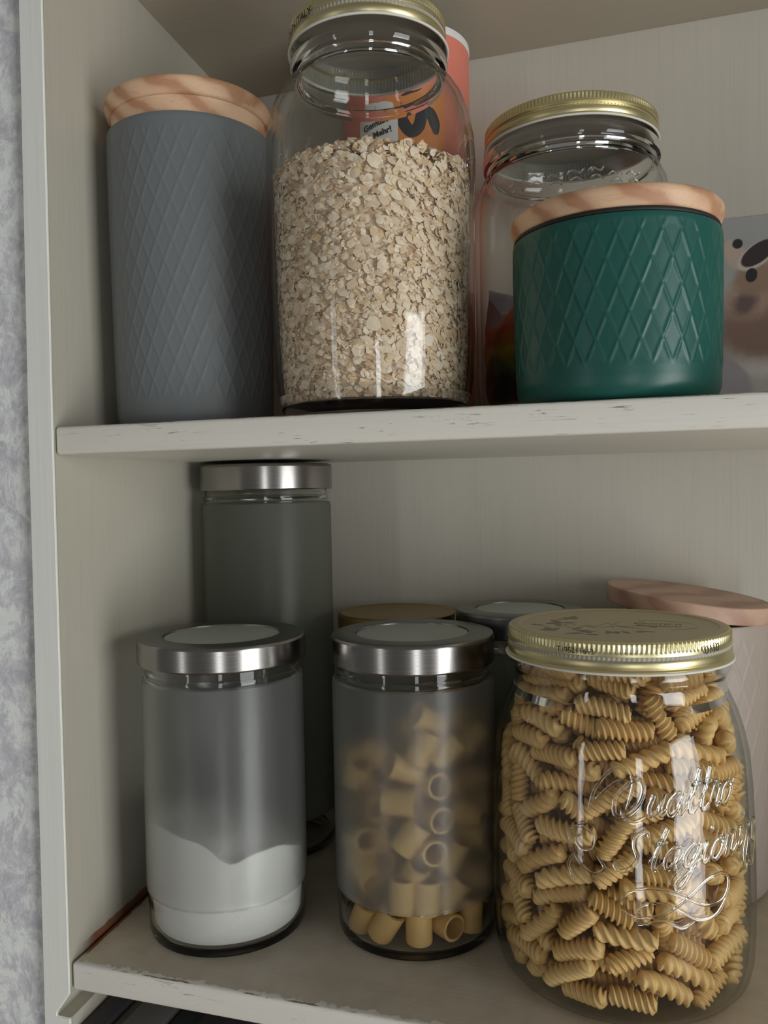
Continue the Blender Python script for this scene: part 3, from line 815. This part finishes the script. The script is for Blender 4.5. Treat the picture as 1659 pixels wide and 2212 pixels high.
# ------------------------------------------------------------------ photo print leaning on the back wall
m, nt, out = new_mat('mouse_photo')
tc = nt.nodes.new('ShaderNodeTexCoord'); sp = nt.nodes.new('ShaderNodeSeparateXYZ'); nt.links.new(tc.outputs['Object'], sp.inputs[0])
PXs, _, PZs = sp.outputs
wob = noise(nt, coords(nt, scale=(160, 160, 160)), 1, 3)
def blob(cx_, cz_, rx, rz, ang, soft, wb=0.25):
    """soft ellipse mask in print coordinates (x right, z up, origin bottom-left)"""
    dx = math_n(nt, 'SUBTRACT', PXs, cx_); dz = math_n(nt, 'SUBTRACT', PZs, cz_)
    ca, sa = math.cos(ang), math.sin(ang)
    u = math_n(nt, 'ADD', math_n(nt, 'MULTIPLY', dx, ca / rx), math_n(nt, 'MULTIPLY', dz, sa / rx))
    v = math_n(nt, 'ADD', math_n(nt, 'MULTIPLY', dx, -sa / rz), math_n(nt, 'MULTIPLY', dz, ca / rz))
    d = math_n(nt, 'SQRT', math_n(nt, 'ADD', math_n(nt, 'MULTIPLY', u, u), math_n(nt, 'MULTIPLY', v, v)))
    d = math_n(nt, 'MULTIPLY_ADD', math_n(nt, 'SUBTRACT', wob, 0.5), wb, d)
    return math_n(nt, 'SUBTRACT', 1.0, smooth(nt, d, 1 - soft, 1 + soft))


# print coordinates: origin at (0.4135, 0.3700)
P0 = (0.4130, 0.3498)
def pc(x, z): return x - P0[0], z - P0[1]


c = mixc(nt, smooth(nt, PZs, 0.0, 0.16), srgb(200, 198, 192), srgb(168, 169, 166))
c = mixc(nt, blob(*pc(0.4600, 0.4140), .030, .022, 0.2, .3), c, srgb(222, 220, 212))
c = mixc(nt, blob(*pc(0.4240, 0.3850), .028, .020, -0.9, .12, .05), c, srgb(176, 170, 176))
c = mixc(nt, blob(*pc(0.4590, 0.4320), .042, .029, 0.15, .35), c, srgb(142, 114, 98))
c = mixc(nt, blob(*pc(0.4480, 0.4560), .022, .017, 0.5, .4, .6), c, srgb(176, 148, 128))
c = mixc(nt, blob(*pc(0.4420, 0.4500), .010, .008, 0.8, .5, .8), c, srgb(112, 92, 88))
c = mixc(nt, blob(*pc(0.4500, 0.4700), .016, .014, 0.3, .3, .4), c, srgb(158, 132, 112))
c = mixc(nt, blob(*pc(0.4345, 0.4900), .0075, .0125, 0.35, .2, .2), c, srgb(196, 178, 162))
c = mixc(nt, blob(*pc(0.4367, 0.4985), .0040, .0040, 0.0, .15, .1), c, srgb(44, 42, 44))
c = mixc(nt, blob(*pc(0.4510, 0.4880), .0165, .0088, 0.62, .08, .05), c, srgb(206, 196, 186))
c = mixc(nt, blob(*pc(0.4520, 0.4895), .0150, .0074, 0.62, .08, .05), c, srgb(58, 48, 48))
c = mixc(nt, blob(*pc(0.4468, 0.4722), .0044, .0058, -0.2, .1, .1), c, srgb(40, 40, 40))
principled(nt, out, c, 0.45); M['mouse_photo'] = m
bm = bmesh.new(); box_bm(bm, (0, -0.0008, 0), (0.16, 0, 0.170), 0.0002, 1)
me = bpy.data.meshes.new('photo_print'); bm.to_mesh(me); bm.free(); o = link('photo_print', me, 'mouse_photo')
o.location = (P0[0], DEP - 0.0045, ZU + 0.0002); o.rotation_euler = (R_(-0.8), 0, 0)
tag(o, 'photo print of a small brown mouse leaning on the back behind the green canister', 'photo')

# ------------------------------------------------------------------ dark boxes standing below the lower shelf
for i, (x0, x1, zt_, col, lab) in enumerate((
        (0.0012, 0.0160, -0.046, (52, 50, 52), 'thin black box standing below the lower shelf, beside the side panel'),
        (0.0172, 0.0225, -0.050, (92, 90, 78), 'narrow olive grey box standing below the lower shelf'),
        (0.0245, 0.0500, -0.048, (104, 102, 100), 'light grey box standing below the lower shelf'),
        (0.0520, 0.0730, -0.052, (48, 56, 54), 'dark greenish box standing below the lower shelf'),
        (0.0745, 0.1300, -0.047, (58, 56, 58), 'wide charcoal box standing below the lower shelf'),
        (0.1320, 0.2400, -0.050, (44, 42, 44), 'widest black box standing below the lower shelf'))):
    simple('box_card_%d' % i, srgb(*col), 0.55)
    t = empty('storage_box', (x0, 0.004, -0.4017), lab, 'box')
    h_ = zt_ + 0.4017
    box('body', (0, 0, 0.0002), (x1 - x0, 0.24, h_ - 0.012), 'box_card_%d' % i, t, 0.0006)
    box('lid', (-0.0003, -0.0005, h_ - 0.0118), (x1 - x0 + 0.0003, 0.2405, h_), 'box_card_%d' % i, t, 0.0008)

# ------------------------------------------------------------------ rolled oats
rng = np.random.default_rng(11)


def oat_mat():
    m, nt, out = new_mat('oat_flakes')
    g = nt.nodes.new('ShaderNodeNewGeometry')
    c = ramp(nt, g.outputs['Random Per Island'], [(0.0, srgb(222, 196, 164)), (0.35, srgb(240, 220, 194)), (0.7, srgb(248, 232, 210)), (0.9, srgb(232, 204, 164)), (1.0, srgb(208, 174, 138))])
    n1 = noise(nt, coords(nt, scale=(700, 700, 700)), 1, 3)
    c = mixc(nt, math_n(nt, 'MULTIPLY', smooth(nt, n1, 0.5, 0.75), 0.35), c, srgb(206, 182, 150))
    principled(nt, out, c, 0.8, 0, bump(nt, n1, 0.3, 0.0004)); M['oat_flakes'] = m


oat_mat()
ztop_o = 0.5000 - ZU   # fill level at the glass (front)


def oats_surface(ang, r):
    return ztop_o + 0.0035 * math.cos(ang - JA) + 0.010 * (1 - (r / 0.062) ** 2)


def oats():
    N = 21000
    K = 8
    z = rng.uniform(0.010, ztop_o + 0.004, N); a = rng.uniform(0, 2 * PI, N)
    ntop = 2600
    size = rng.gamma(5.0, 0.00066, N); size = np.clip(size, 0.0013, 0.0062)
    big = rng.random(N) < 0.05; size[big] = rng.uniform(0.0052, 0.0078, big.sum())
    rw = np.array([jrad(v) for v in z]) - 0.0036
    V = []; F = []; off = 0
    ang = 2 * PI * np.arange(K) / K
    for i in range(N):
        s = size[i] * 0.62
        if i < ntop:   # the heaped top
            r = 0.0600 * math.sqrt(rng.random()); zc = oats_surface(a[i], r) + rng.uniform(-0.001, 0.001)
            nrm = np.array([rng.normal(0, .35), rng.normal(0, .35), 1.0]); c = np.array([r * math.sin(a[i]), -r * math.cos(a[i]), zc])
        else:
            # flakes pressed against the glass: some face out, most lie edge-on in tilted layers
            rad = np.array([math.sin(a[i]), -math.cos(a[i]), 0.0]); tz = np.array([0, 0, 1.0]); tg = np.cross(tz, rad)
            layer = 0.5 * math.sin(a[i] * 5 + z[i] * 45) + 0.3 * math.sin(a[i] * 11 - z[i] * 80)
            face = rng.random() < (0.62 if size[i] > 0.0036 else 0.30)
            if face: nrm = rad + tg * rng.normal(0, .3) + tz * rng.normal(0, .3)
            else: nrm = tz + rad * rng.normal(0.15, .45) + tg * (layer + rng.normal(0, .35))
            nrm /= np.linalg.norm(nrm)
            reach = s * math.sqrt(max(0, 1 - (nrm @ rad) ** 2)) + 0.0002
            r = rw[i] - reach - rng.exponential(0.0009)
            c = rad * r; c[2] = z[i]
        nrm = nrm / np.linalg.norm(nrm)
        t1 = np.cross(nrm, [0.3, 0.5, 0.81]); t1 /= np.linalg.norm(t1); t2 = np.cross(nrm, t1)
        th = rng.uniform(0, 2 * PI); asp = rng.uniform(0.6, 1.0)
        if i % 9 == 0: asp *= 0.6
        rr = s * (1 + rng.normal(0, 0.10, K)); th_ = 0.00022 + s * 0.05
        cup = rng.normal(0, 0.10) * s
        p = c + np.outer(np.cos(ang + th) * rr, t1) + np.outer(np.sin(ang + th) * rr * asp, t2) + np.outer(cup * np.cos(2 * ang), nrm)
        ctop = c + nrm * th_; cbot = c - nrm * th_
        V.append(p); V.append(ctop[None]); V.append(cbot[None])
        for k in range(K):
            k2 = (k + 1) % K; F.append((off + k, off + k2, off + K)); F.append((off + k2, off + k, off + K + 1))
        off += K + 2
    # solid mass behind the visible flakes
    core = []
    SGc = 48; zs = np.linspace(0.0110, ztop_o - 0.004, 14)
    for zc in zs:
        for i in range(SGc):
            aa = 2 * PI * i / SGc; rr = jrad(zc) - 0.0072; core.append((rr * math.sin(aa), -rr * math.cos(aa), zc))
    base = off
    for j in range(13):
        for i in range(SGc):
            i2 = (i + 1) % SGc; F.append((base + j * SGc + i, base + j * SGc + i2, base + (j + 1) * SGc + i2, base + (j + 1) * SGc + i))
    V.append(np.array(core)); off += len(core)
    V.append(np.array([[0, 0, 0.0110], [0, 0, ztop_o + 0.006]]))
    for i in range(SGc):
        i2 = (i + 1) % SGc; F.append((base + i2, base + i, off)); F.append((base + 13 * SGc + i, base + 13 * SGc + i2, off + 1))
    V = np.concatenate(V)
    # stay inside the glass
    rr = np.hypot(V[:, 0], V[:, 1]); lim = np.interp(V[:, 2], [z_ for _, z_ in j_out], [r_ for r_, _ in j_out]) - 0.0036
    k = np.minimum(1, lim / np.maximum(rr, 1e-6)); V[:, 0] *= k; V[:, 1] *= k; V[:, 2] = np.maximum(V[:, 2], 0.0100)
    return mesh_from('rolled_oats', V.tolist(), F)


me = oats(); o = bpy.data.objects.new('rolled_oats', me); C.objects.link(o); me.materials.append(M['oat_flakes']); o.location = (JX, JY, ZU)
tag(o, 'pale rolled oat flakes filling the tall clear jar', 'oats', kind='stuff')

# ------------------------------------------------------------------ spiral pasta


def pasta_mat(name, a, b, sss=0.0):
    m, nt, out = new_mat(name)
    oi = nt.nodes.new('ShaderNodeObjectInfo'); g = nt.nodes.new('ShaderNodeNewGeometry')
    n1 = noise(nt, coords(nt, scale=(300, 300, 300)), 1, 3)
    c = mixc(nt, oi.outputs['Random'], a, b)
    c = mixc(nt, math_n(nt, 'MULTIPLY', n1, 0.25), c, tuple(x * 0.85 for x in b[:3]) + (1,))
    p = principled(nt, out, c, 0.45, 0, bump(nt, n1, 0.1, 0.0003)); M[name] = m


pasta_mat('fusilli_dough', srgb(236, 200, 134), srgb(222, 180, 112))
pasta_mat('rigatoni_dough', srgb(240, 204, 132), srgb(228, 188, 116))


def fusillo(name, L, rad, pitch, bend, lobes=3):
    NS, NA = 44, 15; V, F = [], []
    for j in range(NS + 1):
        t = j / NS; z = (t - 0.5) * L; tw = 2 * PI * z / pitch
        e = 1.0 - 0.25 * max(0, (abs(t - .5) * 2 - 0.85) / 0.15)
        bx = bend * ((t - 0.5) ** 2 * 4 - 0.4)
        for i in range(NA):
            a = 2 * PI * i / NA
            f = 0.5 + 0.5 * math.cos(lobes * a); r = rad * (0.50 + 0.50 * f ** 0.55) * e
            V.append((r * math.cos(a + tw) + bx, r * math.sin(a + tw), z))
    for j in range(NS):
        for i in range(NA):
            i2 = (i + 1) % NA; F.append((j * NA + i, j * NA + i2, (j + 1) * NA + i2, (j + 1) * NA + i))
    F.append(tuple(range(NA))[::-1]); F.append(tuple(NS * NA + i for i in range(NA)))
    me = mesh_from(name, V, F); me.materials.append(M['fusilli_dough'])
    me.polygons.foreach_set('use_smooth', [True] * len(me.polygons))
    return me


FUS = [fusillo('fusilli_piece', 0.036, 0.0061, 0.0125, 0.0012), fusillo('fusilli_piece', 0.032, 0.0063, 0.0115, -0.0014), fusillo('fusilli_piece', 0.026, 0.0059, 0.0108, 0.0), fusillo('fusilli_piece', 0.035, 0.0060, 0.0190, 0.0018)]
FL = [0.036, 0.032, 0.026, 0.035]


def pack(n_try, layers, limf, zlo, zhi, seed, LN, pr, sep, topf=None, target=9999, vert=0.25):
    """Random close packing of short rods, layer by layer from the glass inwards. Returns (mesh index, centre, axis)."""
    rg = np.random.default_rng(seed); out = []; pts = np.zeros((0, 3)); q = np.linspace(-0.5, 0.5, 5)
    for depth, tries in layers:
        for _ in range(tries):
            if len(out) >= target: break
            k = int(rg.integers(len(LN))); a = rg.uniform(0, 2 * PI); z = rg.uniform(zlo, zhi) if rg.random() < 0.8 else zlo + rg.uniform(0.005, 0.012)
            radv = np.array([math.sin(a), -math.cos(a), 0.0]); tg = np.array([math.cos(a), math.sin(a), 0.0])
            el = rg.normal(0, 0.45) if rg.random() > vert else rg.uniform(-1.5, 1.5)
            if z < zlo + 0.012: el *= 0.25
            ax = tg * math.cos(el) + np.array([0, 0, 1.0]) * math.sin(el) + radv * rg.normal(0, 0.18 + depth * 8)
            ax /= np.linalg.norm(ax); r = limf(z) - depth - pr - rg.uniform(0, 0.003)
            if r < 0: continue
            c = radv * r; c[2] = z; P = c + np.outer(q * (LN[k] - pr * 1.2), ax)
            rr = np.hypot(P[:, 0], P[:, 1]); over = (rr - np.array([limf(v) for v in P[:, 2]]) + pr).max()
            if over > 0: c = c - radv * over; P = P - radv * over
            rr = np.hypot(P[:, 0], P[:, 1])
            if P[:, 2].min() < zlo + pr * 0.95 or P[:, 2].max() > zhi: continue
            if (rr - np.array([limf(v) for v in P[:, 2]]) + pr).max() > 0.0002: continue
            if topf is not None and any(p_[2] > topf(p_[0], p_[1]) for p_ in P): continue
            if len(pts):
                near = pts[np.abs(pts - c).max(1) < LN[k]]
                if len(near) and (((P[:, None] - near[None]) ** 2).sum(2).min() < sep * sep): continue
            out.append((k, c, ax)); pts = np.concatenate([pts, P])
    return out


climf = lambda z: crad(z) - 0.0036
fus = pack(0, [(0.0, 34000), (0.007, 14000), (0.014, 9000), (0.022, 5000)], climf, 0.0072, 0.199, 4, FL, 0.0058, 0.0086)
vis = sorted(fus, key=lambda t: -(Vector((t[1][0], t[1][1], 0)).length) + 0.02 * t[1][1] / 0.08 * 1.0)[:300]
visid = {id(t) for t in vis}; rest = [t for t in fus if id(t) not in visid and 0.022 < t[1][2] < 0.165]
print('fusilli', len(fus), 'rigid', len(vis))
rr_ = random.Random(9)


def orient(ax, spin): return (Vector((0, 0, 1)).rotation_difference(Vector(ax)).to_matrix() @ Matrix.Rotation(spin, 3, 'Z')).to_4x4()


for k, c_, ax in vis:
    o = bpy.data.objects.new('fusilli_piece', FUS[k]); C.objects.link(o)
    o.matrix_world = Matrix.Translation((CX + c_[0], CY + c_[1], c_[2])) @ orient(ax, rr_.random() * 6.28)
    tag(o, 'dry golden spiral pasta piece packed in the big gold-lidded jar', 'pasta', 'spiral pasta in the big jar')
if rest:
    bm = bmesh.new()
    for k, c_, ax in rest:
        n0 = len(bm.verts); bm.from_mesh(FUS[k]); bm.verts.ensure_lookup_table()
        mt = Matrix.Translation(Vector(c_)) @ orient(ax, rr_.random() * 6.28)
        for v in bm.verts[n0:]: v.co = mt @ v.co
    me = bpy.data.meshes.new('fusilli_filling'); bm.to_mesh(me); bm.free()
    o = link('fusilli_filling', me, []); me.materials.append(M['fusilli_dough']); o.location = (CX, CY, 0)
    me.polygons.foreach_set('use_smooth', [True] * len(me.polygons))
    tag(o, 'inner mass of spiral pasta deeper in the big gold-lidded jar', 'pasta', kind='stuff')

# ------------------------------------------------------------------ rigatoni tubes
RL, RO, RI = 0.0215, 0.0086, 0.0069


def rigatone():
    NA = 40; V, F = [], []
    prof = [(RO, -RL / 2), (RO, 0), (RO, RL / 2), (RI, RL / 2), (RI, 0), (RI, -RL / 2)]
    for r, z in prof:
        for i in range(NA):
            a = 2 * PI * i / NA; rr = r + (0.00022 * math.cos(a * 20) if r == RO else 0); V.append((rr * math.cos(a), rr * math.sin(a) * 0.97, z))
    for j in range(6):
        j2 = (j + 1) % 6
        for i in range(NA):
            i2 = (i + 1) % NA; F.append((j * NA + i, j * NA + i2, j2 * NA + i2, j2 * NA + i))
    me = mesh_from('rigatoni_tube', V, F); bm = bmesh.new(); bm.from_mesh(me); bmesh.ops.recalc_face_normals(bm, faces=bm.faces)
    bm.to_mesh(me); bm.free(); me.materials.append(M['rigatoni_dough'])
    me.polygons.foreach_set('use_smooth', [True] * len(me.polygons))
    try: me.set_sharp_from_angle(angle=R_(50))
    except Exception: pass
    return me


RM = rigatone()
BA = math.atan2(CAM.x - BX, BY - CAM.y)
blim = 0.0567 - 0.0028 - 0.0008
# tubes one can make out in the clear band and through the frosting: (degrees from the view line, z, depth from glass, axis elevation deg, axis turn out of the wall deg, label)
hand = [
    (-52, 0.020, 0.000, 62, 0, 'rigatoni tube tilted in the clear band, farthest toward the flour jar'),
    (-27, 0.020, 0.000, 58, 0, 'rigatoni tube leaning in the clear band, second from the flour jar'),
    (1, 0.0205, 0.001, 90, 0, 'rigatoni tube standing upright at the middle of the clear band'),
    (25, 0.0185, 0.000, 8, 78, 'rigatoni tube lying with its open end outward in the clear band'),
    (50, 0.0215, 0.000, 86, 0, 'rigatoni tube standing in the clear band nearest the spiral pasta jar'),
]
pieces = []


def ax_of(a, el, outw):
    radv = np.array([math.sin(a), -math.cos(a), 0.0]); tg = np.array([math.cos(a), math.sin(a), 0.0])
    v = (tg * math.cos(R_(el)) + np.array([0, 0, 1.0]) * math.sin(R_(el))) * math.cos(R_(outw)) + radv * math.sin(R_(outw))
    return v / np.linalg.norm(v), radv


def support(ax, d):  # half extent of a tube along unit direction d
    c_ = abs(float(np.dot(ax, d))); return RL / 2 * c_ + RO * math.sqrt(max(0, 1 - c_ * c_))


def fit_in(c_, ax):
    th_ = np.linspace(0, 2 * PI, 16, endpoint=False)
    u = np.cross(ax, [0.31, 0.52, 0.79]); u /= np.linalg.norm(u); v = np.cross(ax, u)
    P = np.concatenate([c_ + ax * s * RL / 2 + np.outer(np.cos(th_), u) * RO + np.outer(np.sin(th_), v) * RO for s in (-1, 1)])
    return np.hypot(P[:, 0], P[:, 1]).max(), P[:, 2].min(), P[:, 2].max()


q5 = np.linspace(-0.5, 0.5, 4)
allp = np.zeros((0, 3))
def put(a, z, dep, el, ow, lab, force=False):
    global allp
    ax, radv = ax_of(a, el, ow); r = blim - dep - support(ax, radv); c_ = radv * r; c_[2] = z
    for _ in range(6):
        mx, lo, hi = fit_in(c_, ax)
        if mx > blim: c_ = c_ - radv * (mx - blim + 0.0002)
        if lo < 0.0056: c_[2] += 0.0056 - lo
    mx, lo, hi = fit_in(c_, ax)
    if mx > blim + 0.0003: return False
    P = c_ + np.outer(q5 * (RL - 0.006), ax)
    if len(allp) and not force:
        if ((P[:, None] - allp[None]) ** 2).sum(2).min() < 0.0138 ** 2: return False
    allp = np.concatenate([allp, P]); pieces.append((c_, ax, lab)); return True


for dg_, z, dep, el, ow, lab in hand: put(BA + R_(dg_), z, dep, el, ow, lab, True)
GL = 'rigatoni tube in the frosted jar, blurred behind the frosting'
hl = {0.153: 'topmost rigatoni tube of the heap in the frosted jar, lying slanted', 0.112: 'open rigatoni ring facing out, highest of three in the frosted jar', 0.0905: 'open rigatoni ring facing out, middle of three in the frosted jar', 0.0700: 'open rigatoni ring facing out, lowest of three in the frosted jar'}
for dg_, z, dep, el, ow in ((15, 0.153, 0.006, 150, 12), (8, 0.137, 0.003, 62, 0), (-8, 0.122, 0.002, 158, 20), (15, 0.112, 0.0, 20, 75), (-13, 0.101, 0.0, 0, 5), (17, 0.0905, 0.0, 10, 80), (-4, 0.079, 0.001, 52, 0), (12, 0.0700, 0.0, 0, 82), (-3, 0.0525, 0.001, 62, 25), (-12, 0.041, 0.0, 88, 0), (8, 0.0400, 0.0, 88, 0)):
    put(BA + R_(dg_), z, dep, el, ow, hl.get(z, GL), True)
rg = np.random.default_rng(21)
for it in range(9000):
    a = rg.uniform(0, 2 * PI); z = rg.uniform(0.012, 0.150); dep = rg.choice([0.0, 0.0, 0.012, 0.022, 0.034]) + rg.uniform(0, 0.002)
    lim = 0.140 + 0.016 * math.sin(a - BA + 0.3)
    if z > lim: continue
    put(a, z, dep, rg.uniform(-80, 80), rg.choice([0, 0, 20, 70, 85]), GL)
print('rigatoni', len(pieces))
for c_, ax, lab in pieces:
    o = bpy.data.objects.new('rigatoni_tube', RM); C.objects.link(o)
    o.matrix_world = Matrix.Translation((BX + c_[0], BY + c_[1], c_[2])) @ orient(ax, rr_.random() * 6.28)
    tag(o, lab, 'pasta', 'rigatoni in the frosted jar')
